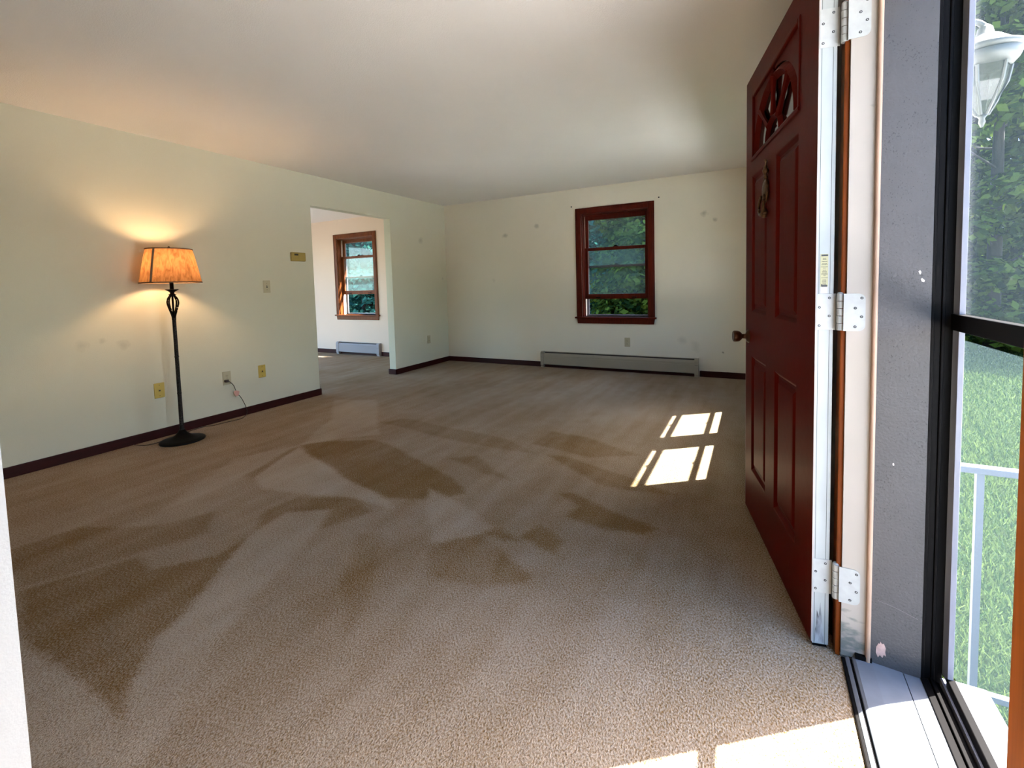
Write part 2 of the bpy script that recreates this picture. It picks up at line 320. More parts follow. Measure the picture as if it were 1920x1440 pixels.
def carpet():
    st = 0.0125
    xs = np.arange(XD - .1, 0.2295, st); xs[-1] = 0.2295
    ys = np.arange(YBACK - .3, YB + .001, st); ys[-1] = YB + .001
    X, Y = np.meshgrid(xs, ys); nx, ny = len(xs), len(ys)
    val = np.zeros_like(X)
    wx = X + 0.007 * np.sin(Y * 11 + 2 * np.sin(X * 7)) + RNG.normal(size=X.shape) * .004; wy = Y + 0.007 * np.sin(X * 9 + 1.3 + np.sin(Y * 5)) + RNG.normal(size=X.shape) * .004
    for sg, w, poly in POLY:
        ins = np.zeros(X.shape, bool); n = len(poly); dist = np.full(X.shape, 9.0)
        bx = [p[0] for p in poly]; by = [p[1] for p in poly]
        sel = (X > min(bx) - .1) & (X < max(bx) + .1) & (Y > min(by) - .1) & (Y < max(by) + .1)
        px, py = wx[sel], wy[sel]; i_ = np.zeros(px.shape, bool); d_ = np.full(px.shape, 9.0)
        for i in range(n):
            (x1, y1), (x2, y2) = poly[i], poly[(i + 1) % n]
            c = ((y1 > py) != (y2 > py)) & (px < (x2 - x1) * (py - y1) / ((y2 - y1) or 1e-9) + x1); i_ ^= c
            dx, dy = x2 - x1, y2 - y1; t = np.clip(((px - x1) * dx + (py - y1) * dy) / (dx * dx + dy * dy), 0, 1)
            d_ = np.minimum(d_, np.hypot(px - x1 - t * dx, py - y1 - t * dy))
        f = np.clip(0.5 + np.where(i_, d_, -d_) / 0.035, 0, 1)
        v = val[sel]; val[sel] = v * (1 - f) + sg * w * f
    val += 1.2 * np.clip(1 - np.hypot((X + .35) / 1.7, (Y - .3) / 1.25), 0, 1) ** 1.2  # paler oval by the entry: doorway light painted into the carpet tone
    Z = np.zeros_like(X)
    co = np.stack([X, Y, Z], -1).reshape(-1, 3)
    idx = np.arange(nx * ny).reshape(ny, nx)
    q = np.stack([idx[:-1, :-1], idx[:-1, 1:], idx[1:, 1:], idx[1:, :-1]], -1).reshape(-1, 4)
    me = bpy.data.meshes.new('floor'); me.vertices.add(len(co)); me.vertices.foreach_set('co', co.ravel())
    me.loops.add(len(q) * 4); me.loops.foreach_set('vertex_index', q.ravel().astype(np.int32))
    me.polygons.add(len(q)); me.polygons.foreach_set('loop_start', np.arange(0, len(q) * 4, 4, dtype=np.int32))
    me.polygons.foreach_set('loop_total', np.full(len(q), 4, np.int32)); me.update()
    at = me.attributes.new('pile_and_doorlight', 'FLOAT', 'POINT'); at.data.foreach_set('value', val.ravel().astype(np.float32))
    o = bpy.data.objects.new('floor', me); C.objects.link(o)
    m = bpy.data.materials.new('beige_carpet'); m.use_nodes = True
    n = m.node_tree.nodes; l = m.node_tree.links; b = n['Principled BSDF']
    b.inputs['Roughness'].default_value = 1.0; b.inputs['Specular IOR Level'].default_value = 0.05
    b.inputs['Sheen Weight'].default_value = 0.06; b.inputs['Sheen Roughness'].default_value = 0.5; b.inputs['Sheen Tint'].default_value = (.9, .88, .86, 1)
    g = n.new('ShaderNodeNewGeometry'); a = n.new('ShaderNodeAttribute'); a.attribute_name = 'pile_and_doorlight'
    def noise(scale, stretch=(1, 1, 1), rot=0, det=3):
        mp = n.new('ShaderNodeMapping'); mp.inputs['Scale'].default_value = stretch; mp.inputs['Rotation'].default_value = (0, 0, rot)
        l.new(g.outputs['Position'], mp.inputs[0]); z = n.new('ShaderNodeTexNoise'); z.inputs['Scale'].default_value = scale; z.inputs['Detail'].default_value = det
        l.new(mp.outputs[0], z.inputs['Vector']); return z.outputs[0]
    def math_(op, x, y, z=None):
        q_ = n.new('ShaderNodeMath'); q_.operation = op
        for i, s in enumerate((x, y, z)):
            if s is None: continue
            if isinstance(s, (int, float)): q_.inputs[i].default_value = s
            else: l.new(s, q_.inputs[i])
        return q_.outputs[0]
    broad = noise(1.5, (1, .55, 1), -.9, 4); streak = noise(2.6, (3.4, .5, 1), -.75, 3); mid = noise(9, (1, 1, 1), 0, 3)
    tuft = noise(210, (1, .7, 1), .6, 2); fine = noise(420, (1, 1, 1), 0, 1)
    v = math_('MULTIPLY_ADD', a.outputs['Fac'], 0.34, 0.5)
    v = math_('ADD', v, math_('MULTIPLY', math_('SUBTRACT', broad, .5), .75))
    v = math_('ADD', v, math_('MULTIPLY', math_('SUBTRACT', streak, .5), .42))
    v = math_('ADD', v, math_('MULTIPLY', math_('SUBTRACT', mid, .5), .22))
    v = math_('ADD', v, math_('MULTIPLY', math_('SUBTRACT', tuft, .5), 1.9))
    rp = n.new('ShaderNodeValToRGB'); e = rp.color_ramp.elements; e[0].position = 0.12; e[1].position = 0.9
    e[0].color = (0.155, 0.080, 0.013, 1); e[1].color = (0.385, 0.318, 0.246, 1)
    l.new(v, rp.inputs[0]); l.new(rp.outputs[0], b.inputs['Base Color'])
    hgt = math_('ADD', math_('MULTIPLY', tuft, 1.0), math_('MULTIPLY', fine, .5))
    bp = n.new('ShaderNodeBump'); bp.inputs['Strength'].default_value = 0.9; bp.inputs['Distance'].default_value = 0.006
    l.new(hgt, bp.inputs['Height']); l.new(bp.outputs[0], b.inputs['Normal'])
    me.materials.append(m)
    tag(o, 'beige wall-to-wall carpet with vacuum tracks across the whole floor', 'floor', kind='structure')
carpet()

def struct(name, bm, m, label, cat, **k):
    return tag(obj(name, bm, m, **k), label, cat, kind='structure')

# ------------------------------------------------------------------ room shell
OA0, OA1, OAZ = 3.312, 4.50, 2.017
struct('wall_left', B((XA - TH, XA, YBACK, OA0, 0, H), (XA - TH, XA, OA1, YB, 0, H), (XA - TH, XA, OA0, OA1, OAZ, H)), M_wallA,
       'long greenish cream wall behind the floor lamp, with the wide doorway', 'wall')
struct('wall_dining_side', B((XD - .1, XD, 4.9, YB, 0, H), (XD - .1, XD, YC - .6, 1.2, 0, H), (XD - .1, XD, 1.2, 4.9, 2.1, H)), M_wallD, 'far side wall of the dining room', 'wall')
WX0, WX1, WZ0, WZ1 = -1.976, -1.136, 0.69, 2.006
DX0, DX1 = -6.441, -5.596
YE = YB + .17
struct('wall_back', B((XA - TH + .001, WX0, YB, YE, -.6, H), (WX1, XF + .2, YB, YE, -.6, H), (WX0, WX1, YB, YE, -.6, WZ0), (WX0, WX1, YB, YE, WZ1, H)), M_wallB,
       'cream end wall around the dark red window', 'wall')
struct('wall_dining', B((XD - .1, DX0, YB, YE, -.6, H), (DX1, XA - TH, YB, YE, -.6, H), (DX0, DX1, YB, YE, -.6, WZ0), (DX0, DX1, YB, YE, WZ1, H)), M_wallD,
       'pinkish dining room wall seen through the wide doorway', 'wall')
# front wall (entry side): doorway and a pair of windows behind the open door
JY0, JY1, DZ = 0.570, 1.570, 2.06
FY = [(3.072, 3.842), (3.952, 4.722)]
XE = 0.40
bmw = B((XF, XE, YBACK, JY0 - .02, -.6, H), (XF, XE, JY0 - .02, JY1 + .02, DZ + .02, H), (XF, XE, JY1 + .02, FY[0][0], -.6, H), (XF, XE, FY[0][0], FY[1][1], -.6, WZ0), (XF, XE, FY[0][0], FY[1][1], 1.90, H),
        (XF, XE, FY[0][1], FY[1][0], WZ0, 1.90), (XF, XE, FY[1][1], YB - .001, -.6, H))
struct('wall_right', bmw, M_wall, 'front wall with the entry doorway, behind the open red door', 'wall')
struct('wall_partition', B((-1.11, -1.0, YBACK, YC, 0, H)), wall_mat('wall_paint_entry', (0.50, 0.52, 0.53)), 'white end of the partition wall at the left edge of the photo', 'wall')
NO = 0.0
struct('wall_near', B((XA - TH, XE, YBACK - .1, YBACK, -.6, H)), M_wall, 'wall behind the camera', 'wall')
struct('ceiling', B((XA - TH / 2, XE + .02, YBACK, YE, H, H + .06)), M_ceil, 'plain cream ceiling over the living room', 'ceiling')
struct('ceiling_dining', B((XD - .1, XA - TH / 2, YC - .6, YE, H, H + .06)), M_ceilD, 'white dining room ceiling', 'ceiling')
struct('roof', B((XD - .6, .755, YBACK - .3, YE + .36, H + .07, H + .25)), M_roof, 'flat roof slab with eaves over the walls', 'roof')

def baseboard(name, bm_boxes, label):
    struct(name, B(*bm_boxes), M_base, label, 'baseboard', bevel=.004)
bt, bh = .014, .07
baseboard('baseboard_left', [(XA, XA + bt, YBACK, OA0 + .014, 0, bh), (XA - TH - .0, XA, OA0, OA0 + bt, 0, bh)], 'dark red baseboard under the floor lamp wall')
baseboard('baseboard_corner', [(XA, XA + bt, OA1 - bt, YB, 0, bh), (XA - TH - bt, XA + bt, OA1 - bt, OA1, 0, bh)], 'dark red baseboard on the short wall right of the doorway')
baseboard('baseboard_back', [(XA + bt, -2.575, YB - bt, YB, 0, bh), (-.56, XF, YB - bt, YB, 0, bh)], 'dark red baseboard on the window wall, either side of the heater')
baseboard('baseboard_dining', [(XD, -6.52, YB - bt, YB, 0, bh), (-5.50, XA - TH, YB - bt, YB, 0, bh)], 'dark red baseboard in the dining room')
baseboard('baseboard_right', [(XF - bt, XF, 1.66, YB - bt, 0, bh)], 'baseboard on the front wall behind the red door')

# ------------------------------------------------------------------ windows (local x along wall, +y outwards, z up)
def window(name, label, w, z0, z1, lift, up_bottom, wood, glass, loc, rz, sash=0.66, up_top=None, casing=True, depth=.17):
    r = tag(empty(name, loc, rz), label, 'window', kind='structure'); h = w / 2; cw = .075
    if casing:
        bm = B((-h - cw, -h, -.018, 0, z0 - .015, z1 + cw), (h, h + cw, -.018, 0, z0 - .015, z1 + cw), (-h, h, -.018, 0, z1, z1 + cw))
        obj('casing', bm, wood, r, bevel=.004)
        bm = B((-h - cw + .014, -h - cw + .022, -.022, -.017, z0 - .015, z1 + cw - .014), (h + cw - .022, h + cw - .014, -.022, -.017, z0 - .015, z1 + cw - .014), (-h - cw + .014, h + cw - .014, -.022, -.017, z1 + cw - .022, z1 + cw - .014))
        obj('casing_bead', bm, wood, r, bevel=.002)
        obj('stool', B((-h - cw - .02, h + cw + .02, -.045, 0, z0 - .022, z0)), wood, r, bevel=.006)
        bm = bmesh.new(); prism(bm, [(-h - cw, z0 - .022), (h + cw, z0 - .022), (h + cw - .012, z0 - .088), (-h - cw + .012, z0 - .088)], -.018, 0)
        obj('apron', bm, wood, r, bevel=.003)
    # jamb lining, inner part wood, outer part cream liner
    t = .012
    bm = B((-h, -h + t, 0, .072, z0, z1), (h - t, h, 0, .072, z0, z1), (-h + t, h - t, 0, .072, z1 - t, z1))
    obj('jamb', bm, wood, r)
    obj('stop_bead', B((-h + t, -h + t + .010, .055, .072, z0, z1 - t), (h - t - .010, h - t, .055, .072, z0, z1 - t), (-h + t + .01, h - t - .01, .055, .072, z1 - t - .01, z1 - t)), wood, r, bevel=.002)
    bm = B((-h, -h + t, .072, depth, z0, z1), (h - t, h, .072, depth, z0, z1), (-h + t, h - t, .072, depth, z1 - t, z1))
    obj('jamb_liner', bm, M_vinyl, r)
    obj('window_sill', B((-h, h, 0, depth + .03, z0 - .03, z0)), M_vinyl if not casing else wood, r)
    def sash_(y0, y1, za, zb, bot, top, lock):
        e = -h + t + .002; f = -e; st = .042
        bm = B((e, e + st, y0, y1, za, zb), (f - st, f, y0, y1, za, zb), (e + st, f - st, y0, y1, za, za + bot), (e + st, f - st, y0, y1, zb - top, zb))
        s = obj('sash', bm, wood, r, bevel=.003)
        ym = (y0 + y1) / 2
        obj('pane', B((e + st - .004, f - st + .004, ym - .0015, ym + .0015, za + bot - .004, zb - top + .004)), glass, s)
        if lock:
            bm = bmesh.new(); prism(bm, [(-.04, lock), (.04, lock), (.03, lock + .008), (.012, lock + .020), (-.010, lock + .022), (-.026, lock + .008)], y0 + .004, y0 + .024)
            obj('sash_lock', bm, M_iron, s, bevel=.002)
        return s
    utop = up_top or z1 - t
    s = sash_(.110, .138, up_bottom, utop, .030, .060, up_bottom + .030)
    s = sash_(.076, .104, z0 + lift, z0 + lift + sash, .063, .040, z0 + lift + sash)
    obj('sash_lift', B((-.26, -.20, .062, .076, z0 + lift + .012, z0 + lift + .024), (.20, .26, .062, .076, z0 + lift + .012, z0 + lift + .024)), M_iron, s, bevel=.002)
    bm = B((-h + .012, -h + .042, .150, .166, z0, z1 - t), (h - .042, h - .012, .150, .166, z0, z1 - t), (-h + .042, h - .042, .150, .166, z1 - t - .03, z1 - t), (-h + .042, h - .042, .150, .166, z0, z0 + .02))
    obj('storm_frame', bm, M_alum, r)
    return r
window('window_1', 'dark red double-hung window with its lower sash raised, in the end wall', .84, WZ0, WZ1, .226, 1.318, M_woodR, M_glass, (-1.556, YB, 0), 0)
window('window_2', 'orange brown double-hung window seen in the dining room', .845, WZ0, WZ1, .35, 1.318, M_woodO, M_glassD, (-6.0185, YB, 0), 0)
window('window_3', 'front double-hung window hidden behind the open red door, nearer the entry', .77, WZ0, 1.90, .226, 1.165, M_woodR, M_glass, (XF, (FY[0][0] + FY[0][1]) / 2, 0), -PI / 2)
window('window_4', 'front double-hung window hidden behind the open red door, farther from the entry', .77, WZ0, 1.90, .226, 1.165, M_woodR, M_glass, (XF, (FY[1][0] + FY[1][1]) / 2, 0), -PI / 2)

# ------------------------------------------------------------------ entry frame
g = tag(empty('trim_1', (0, 0, 0)), 'cream and weathered grey hinge-side door jamb with peach stop moulding', 'door frame', kind='structure')
jb = obj('jamb_face', B((XF, .285, JY1, JY1 + .02, .012, DZ)), M_jamb, g)
obj('stop_moulding', B((.285, .2965, JY1 - .012, JY1 + .02, .012, DZ)), M_bead, g, bevel=.005, segs=3)
gj = obj('outer_jamb', B((.2965, .408, JY1 - .004, JY1 + .02, .012, DZ)), M_greyj, g)
# bits of paint knocked off and a patched knot near the floor
def blob(parent, name, pts, y, m, th=.0008):
    bm = bmesh.new(); prism(bm, pts, y - th, y + .0005); return obj(name, bm, m, parent)
M_chip = mat('pale_chip', (.45, .40, .36), rough=.7); M_pink = mat('bare_pinkish_wood', (.42, .27, .23), rough=.7, var=.2, vscale=60)
blob(gj, 'paint_chip', [(.380, 1.128), (.3835, 1.131), (.386, 1.126), (.385, 1.121), (.383, 1.119)], JY1 - .004, M_chip)
blob(gj, 'paint_chip', [(.385, 1.108), (.388, 1.110), (.3935, 1.104), (.392, 1.099), (.387, 1.101)], JY1 - .004, M_chip)
blob(gj, 'paint_chip', [(.336, .604), (.339, .606), (.340, .600), (.337, .598)], JY1 - .004, M_chip)
blob(gj, 'bare_patch', [(.309, .050), (.310, .068), (.315, .080), (.318, .078), (.3185, .086), (.322, .080), (.327, .082), (.331, .070), (.330, .058), (.332, .046), (.327, .050), (.324, .040), (.318, .046), (.314, .038)], JY1 - .004, M_pink)
blob(gj, 'crack', [(.312, .205), (.350, .196), (.398, .178), (.398, .1765), (.350, .1945), (.312, .2035)], JY1 - .004, mat('hairline', (.08, .07, .07)))
blob(gj, 'nail_hole', [(.286 + .02, 1.747), (.309, 1.750), (.3105, 1.746), (.308, 1.742)], JY1 - .004, M_screw)
obj('weatherstrip', B((.262, .300, JY1 - .010, JY1 + .01, .012, .030)), M_bronze, g)

t2 = tag(empty('trim_2'), 'stained wood casing around the entry, a strip beside the hinges and a post at the right edge', 'door casing', kind='structure')
obj('hinge_side_casing', B((XF - .0125, XF, JY1 + .008, JY1 + .070, 0, DZ + .02)), M_casO, t2, bevel=.003)
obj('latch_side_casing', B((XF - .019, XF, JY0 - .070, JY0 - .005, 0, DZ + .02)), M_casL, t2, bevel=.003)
obj('head_casing', B((XF - .019, XF, JY0 - .070, JY1 + .070, DZ + .02, DZ + .085)), M_casO, t2, bevel=.003)
obj('latch_jamb', B((XF, .408, JY0 - .02, JY0, .012, DZ)), M_jamb, t2)
obj('head_jamb', B((XF, .408, JY0 - .02, JY1 + .02, DZ, DZ + .02)), M_jamb, t2)

th = tag(empty('threshold'), 'blue-grey metal and wood threshold under the entry doorway', 'threshold', kind='structure')
bm = bmesh.new(); prism(bm, [(.238, -.01), (.238, .008), (.2475, .013), (.2475, -.01)], JY0, JY1, axis='y')
obj('lip', bm, M_sillg, th, bevel=.001)
bm = bmesh.new(); prism(bm, [(.2475, -.01), (.2475, .006), (.2545, .006), (.2545, -.01)], JY0, JY1, axis='y'); obj('groove', bm, M_bronze, th)
bm = bmesh.new(); prism(bm, [(.2545, -.01), (.2545, .013), (.262, .017), (.300, .018), (.3695, .013), (.3695, -.01)], JY0, JY1, axis='y'); obj('plate', bm, M_sillg, th, bevel=.0015)
bm = bmesh.new(); prism(bm, [(.3715, -.6), (.3715, .012), (.408, .010), (.408, -.6)], JY0, JY1, axis='y'); obj('outer_plate', bm, M_sillg, th)
obj('carpet_strip', B((.2295, .238, JY0, JY1, -.01, .007)), M_bronze, th, bevel=.002)
obj('exterior_sill', B((.478, .56, JY0 - .05, JY1 + .05, -.05, -.004)), M_alum, th, bevel=.004)
obj('sill_block', B((.2295, .50, JY0 - .02, JY1 + .02, -.6, -.012)), M_conc, th)

# ------------------------------------------------------------------ storm door
sd = tag(empty('door_2', (0, 0, 0)), 'closed black-framed storm door with glass and insect screen', 'storm door', kind='structure')
SX = .455
obj('mounting_frame', B((.408, .4155, JY1 - .003, JY1 + .04, .0, DZ), (.4155, .430, JY1 + .002, JY1 + .04, .0, DZ), (.430, .437, JY1 - .002, JY1 + .04, 0, DZ), (.437, SX, JY1 + .006, JY1 + .04, 0, DZ),
    (.408, SX, JY0 - .03, JY0, 0, DZ), (.408, SX, JY0, JY1, DZ - .03, DZ)), M_bronze, sd, bevel=.0015)
obj('bottom_track', B((.408, .425, JY0, JY1, -.02, .014), (.427, .436, JY0, JY1, -.02, .020), (.438, .4475, JY0, JY1, -.02, .012)), M_bronze, sd, bevel=.0015)
obj('bottom_sweep', B((.4485, .4535, JY0, JY1, -.03, .026)), M_alum, sd)
obj('stile', B((.457, .469, JY1 - .024, JY1 + .035, .03, DZ - .03)), M_alum, sd, bevel=.001)
obj('latch_stile', B((.457, .475, JY0 - .02, JY0 + .035, .03, DZ - .03)), M_bronze, sd, bevel=.002)
obj('bottom_rail', B((.456, .474, JY0 + .035, JY1 - .018, .012, .045)), M_bronze, sd, bevel=.002)
obj('top_rail', B((.456, .474, JY0 + .035, JY1 - .018, DZ - .08, DZ - .03)), M_bronze, sd, bevel=.002)
obj('middle_rail', B((.450, .472, JY0 + .035, JY1 + .01, .974, 1.016)), M_bronze, sd, bevel=.002)
obj('upper_pane', B((.4715, .4735, JY0 + .02, JY1 + .03, 1.016, DZ - .03)), M_screenU, sd)
obj('insect_screen', B((.4750, .4757, JY0 + .02, JY1 + .03, .045, .948)), M_screenL, sd)

# ------------------------------------------------------------------ open red door
E_ang = math.atan2(.9773, -.2118)
dr = tag(empty('door_1', (.157, 1.588, 0), E_ang), 'dark red panelled front door standing wide open on three pale hinges', 'door', kind='structure')
DW, DH, DT, Z0 = .914, 2.018, .0445, .010
P1, P2, P3, P4 = .165, .420, .545, .797      # panel columns along the door
panels = [(P1, P2, .226, .768), (P3, P4, .226, .768), (P1, P2, .968, 1.582), (P3, P4, .968, 1.582)]
fd = .012
bm = B((0.0015, DW, -DT, -fd - .004, Z0, Z0 + DH))
zs = [Z0, .226, .768, .968, 1.582, 1.650, 1.935, Z0 + DH]
def solid(x0, x1, z0, z1): box(bm, x0, x1, -fd - .004, 0, z0, z1)
solid(0.0015, P1, Z0, Z0 + DH); solid(P4, DW, Z0, Z0 + DH)
for a, b in ((Z0, .226), (.768, .968), (1.582, 1.650), (1.935, Z0 + DH)): solid(P1, P4, a, b)
solid(P2, P3, .226, .768); solid(P2, P3, .968, 1.582)
slab = obj('door_slab', bm, M_door, dr)
def raised(x0, x1, z0, z1):
    bm = bmesh.new(); prof = [(0, 0), (.004, -.001), (.016, -.011), (.026, -.011), (.042, -.003), (.050, -.0025)]
    rings = []
    for d, y in prof:
        rings.append([bm.verts.new(p) for p in ((x0 + d, y, z0 + d), (x1 - d, y, z0 + d), (x1 - d, y, z1 - d), (x0 + d, y, z1 - d))])
    for i in range(len(rings) - 1):
        for k in range(4): bm.faces.new((rings[i][k], rings[i][(k + 1) % 4], rings[i + 1][(k + 1) % 4], rings[i + 1][k]))
    bm.faces.new(rings[-1]); return obj('door_panel', bm, M_door, dr)
for pnl in panels: raised(*pnl)
# white hinge edge with grooves
M_dirt = mat('worn_black_smear', (.03, .03, .032), rough=.7, col2=(.5, .52, .54), vscale=35, vstretch=(1, 1, .35))
ed = obj('hinge_edge', B((-.0005, .0015, -DT, -.002, Z0, Z0 + DH)), M_edge, dr)
obj('edge_groove', B((-.0008, 0, -.0075, -.0065, Z0, Z0 + DH), (-.0008, 0, -.0355, -.0345, Z0, Z0 + DH)), M_screw, ed)
obj('chipped_paint_line', B((-.0012, .0015, -.003, .0008, Z0 + .005, Z0 + DH)), M_red2, ed)
bm = bmesh.new(); prism(bm, [(-.0325, Z0 + .005), (-.0090, Z0 + .005), (-.0095, Z0 + .045), (-.0125, Z0 + .055), (-.014, Z0 + .105), (-.019, Z0 + .085), (-.023, Z0 + .13), (-.027, Z0 + .075), (-.031, Z0 + .04)], -.0012, -.0004, axis='x')
obj('worn_patch', bm, M_dirt, ed)
obj('door_sweep', B((.0, DW, -DT + .004, -.004, .002, Z0)), M_bronze, dr)
# certification sticker on the edge
M_st = mat('yellowed_sticker', (.33, .31, .17), rough=.6); M_st2 = mat('white_sticker_end', (.42, .39, .36), rough=.6)
st = obj('sticker', B((-.0013, -.0004, -.0300, -.0105, 1.092, 1.186)), M_st, ed)
obj('sticker_tail', B((-.0013, -.0004, -.0295, -.0110, 1.072, 1.0915)), M_st2, ed)
bm = bmesh.new(); rr = random.Random(3)
box(bm, -.0017, -.0013, -.0290, -.0125, 1.1795, 1.1845)
prism(bm, [(-.0285, 1.0950), (-.0272, 1.0915), (-.0140, 1.0915), (-.0122, 1.0940), (-.0126, 1.0985), (-.0150, 1.1000), (-.0160, 1.0975), (-.0260, 1.0980)], -.0017, -.0013, axis='x')
z = 1.1765
for ln, wd in [(1, .5), (1, .55), (0, 0), (1, .8), (0, 0), (1, .75), (1, .9), (0, 0), (1, 1), (1, .35), (0, 0), (1, .5), (1, .65), (1, .7), (1, .85), (1, .9), (1, .4), (0, 0), (1, 1), (0, 0), (1, .5), (1, .6), (1, .6), (1, .6), (1, .45)]:
    z -= .0031
    if not ln: continue
    y = -.0203 - wd * .0085
    while y < -.0203 + wd * .0085:
        q = rr.uniform(.001, .003); box(bm, -.0016, -.0013, y, min(y + q, -.0203 + wd * .0085), z - .0006, z + .0007); y += q + rr.uniform(.0004, .001)
obj('sticker_print', bm, M_screw, st)
# fan lite: glass, arch, inner ring and spokes
LX0, LX1, LZ0, LZ1 = P1, P4, 1.650, 1.935
fl_ = obj('fan_lite', B((LX0, LX1, -fd - .004, -fd - .002, LZ0, LZ1)), M_black, dr)
cxl = (LX0 + LX1) / 2; bz = 1.668; A_, B_ = .292, .240
def ell(a, b, t): return (cxl + a * math.cos(t), bz + b * math.sin(t))
def arch_ring(a, b, wd, hgt, n=28):
    bm = bmesh.new(); secs = []
    for i in range(n + 1):
        t = PI * i / n; o_ = ell(a, b, t); i_ = ell(a - wd, b - wd, t); c_ = ell(a - wd / 2, b - wd / 2, t)
        secs.append([bm.verts.new((o_[0], -fd - .001, o_[1])), bm.verts.new((c_[0], hgt, c_[1])), bm.verts.new((i_[0], -fd - .001, i_[1]))])
    for i in range(n):
        for k in range(2): bm.faces.new((secs[i][k], secs[i][k + 1], secs[i + 1][k + 1], secs[i + 1][k]))
        bm.faces.new((secs[i][2], secs[i][0], secs[i + 1][0], secs[i + 1][2]))
    return bm
obj('arch_moulding', arch_ring(A_, B_, .040, .004), M_door, fl_, smooth=False)
obj('inner_arch', arch_ring(.105, .085, .026, .002), M_door, fl_)
bm = bmesh.new()
for t in (PI * .25, PI * .5, PI * .75):
    p0 = ell(.092, .074, t); p1 = ell(A_ - .02, B_ - .02, t); m_ = ((p0[0] + p1[0]) / 2, (p0[1] + p1[1]) / 2)
    tube(bm, [(p0[0], -.006, p0[1]), (m_[0], -.004, m_[1]), (p1[0], -.006, p1[1])], [.013, .008, .014], seg=6)
obj('spoke', bm, M_door, fl_)
# scalloped corners above the arch
bm = bmesh.new()
for sgn in (-1, 1):
    xc = cxl + sgn * (LX1 - LX0) / 2
    pts = [(xc, LZ1), (xc, bz + .10)]
    n = 10
    for i in range(n + 1):
        t = (PI / 2 - .42) * i / n + .40; pts.append((cxl + sgn * (A_ + .004) * math.cos(t), bz + (B_ + .004) * math.sin(t)))
    pts.append((cxl + sgn * .03, LZ1))
    if sgn > 0: pts = pts[::-1]
    prism(bm, pts, -fd - .001, -.007)
obj('corner_panel', bm, M_door, fl_)
bm = bmesh.new(); prism(bm, [(-.014, LZ0 - .004), (.006, LZ0 - .002), (.007, LZ0 + .008), (-.006, LZ0 + .026), (-.014, LZ0 + .026)], LX0 - .008, LX1 + .008, axis='x')
obj('sill_moulding', bm, M_door, fl_)
bm = B((LX0 - .008, LX0 + .012, -.014, .004, LZ0, LZ1 + .008), (LX1 - .012, LX1 + .008, -.014, .004, LZ0, LZ1 + .008), (LX0 + .012, LX1 - .012, -.014, .004, LZ1 - .010, LZ1 + .008))
obj('lite_frame', bm, M_door, fl_, bevel=.004)
# knobs
def knob(ys):
    prof = [(.031, 0), (.031, .004), (.024, .010), (.012, .014), (.011, .028), (.017, .033), (.024, .040), (.0265, .050), (.0270, .062), (.024, .068), (.020, .066)]
    bm = lathe(prof, 32); bmesh.ops.rotate(bm, verts=bm.verts[:], matrix=Matrix.Rotation(-PI / 2 if ys > 0 else PI / 2, 3, 'X'), cent=(0, 0, 0))
    bmesh.ops.translate(bm, verts=bm.verts[:], vec=(.853, 0 if ys > 0 else -DT, .850)); return bm
obj('door_knob', knob(1), M_knob, dr, smooth=True)
obj('door_knob', knob(-1), M_knob, dr, smooth=True)
obj('chipped_latch_edge', B((DW - .0018, DW + .0006, -.012, .0007, Z0 + .004, Z0 + DH - .004)), M_red2, dr)
obj('latch_plate', B((DW - .0005, DW + .0012, -.034, -.010, .82, .88)), M_knob, dr)
# brass knocker
kn = obj('door_knocker', tube(bmesh.new(), smooth_path([(.528, .006, 1.585), (.527, .010, 1.56), (.524, .011, 1.53), (.525, .010, 1.512)], 4), [.004] * 4 + [.008] * 4 + [.005] * 5, seg=12), M_brass, dr, smooth=True)
bm = bmesh.new(); bmesh.ops.create_uvsphere(bm, u_segments=24, v_segments=14, radius=1, matrix=Matrix.Translation((.535, .006, 1.470)) @ Matrix.Diagonal((.030, .013, .045, 1)))
obj('oval_plate', bm, M_brass, kn, smooth=True)
bm = bmesh.new(); tube(bm, [(.535 + .033 * math.cos(2 * PI * k / 24), .010, 1.470 + .048 * math.sin(2 * PI * k / 24)) for k in range(24)], .0035, seg=8, closed=True)
obj('plate_rim', bm, M_brass, kn, smooth=True)
bm = bmesh.new(); tube(bm, smooth_path([(.563, .016, 1.452), (.582, .020, 1.425), (.574, .022, 1.392), (.545, .023, 1.376), (.514, .022, 1.392), (.506, .020, 1.425), (.520, .016, 1.452)], 5), .0055, seg=8)
obj('knocker_ring', bm, M_brass, kn, smooth=True)
bm = bmesh.new()
for (x, z, r) in ((.525, 1.545, .012), (.524, 1.520, .009), (.528, 1.585, .006), (.545, 1.374, .012), (.525, 1.383, .008), (.566, 1.383, .008), (.545, 1.395, .009)):
    bmesh.ops.create_uvsphere(bm, u_segments=12, v_segments=8, radius=r, matrix=Matrix.Translation((x, .010, z)))
obj('knocker_bead', bm, M_brass, kn, smooth=True)
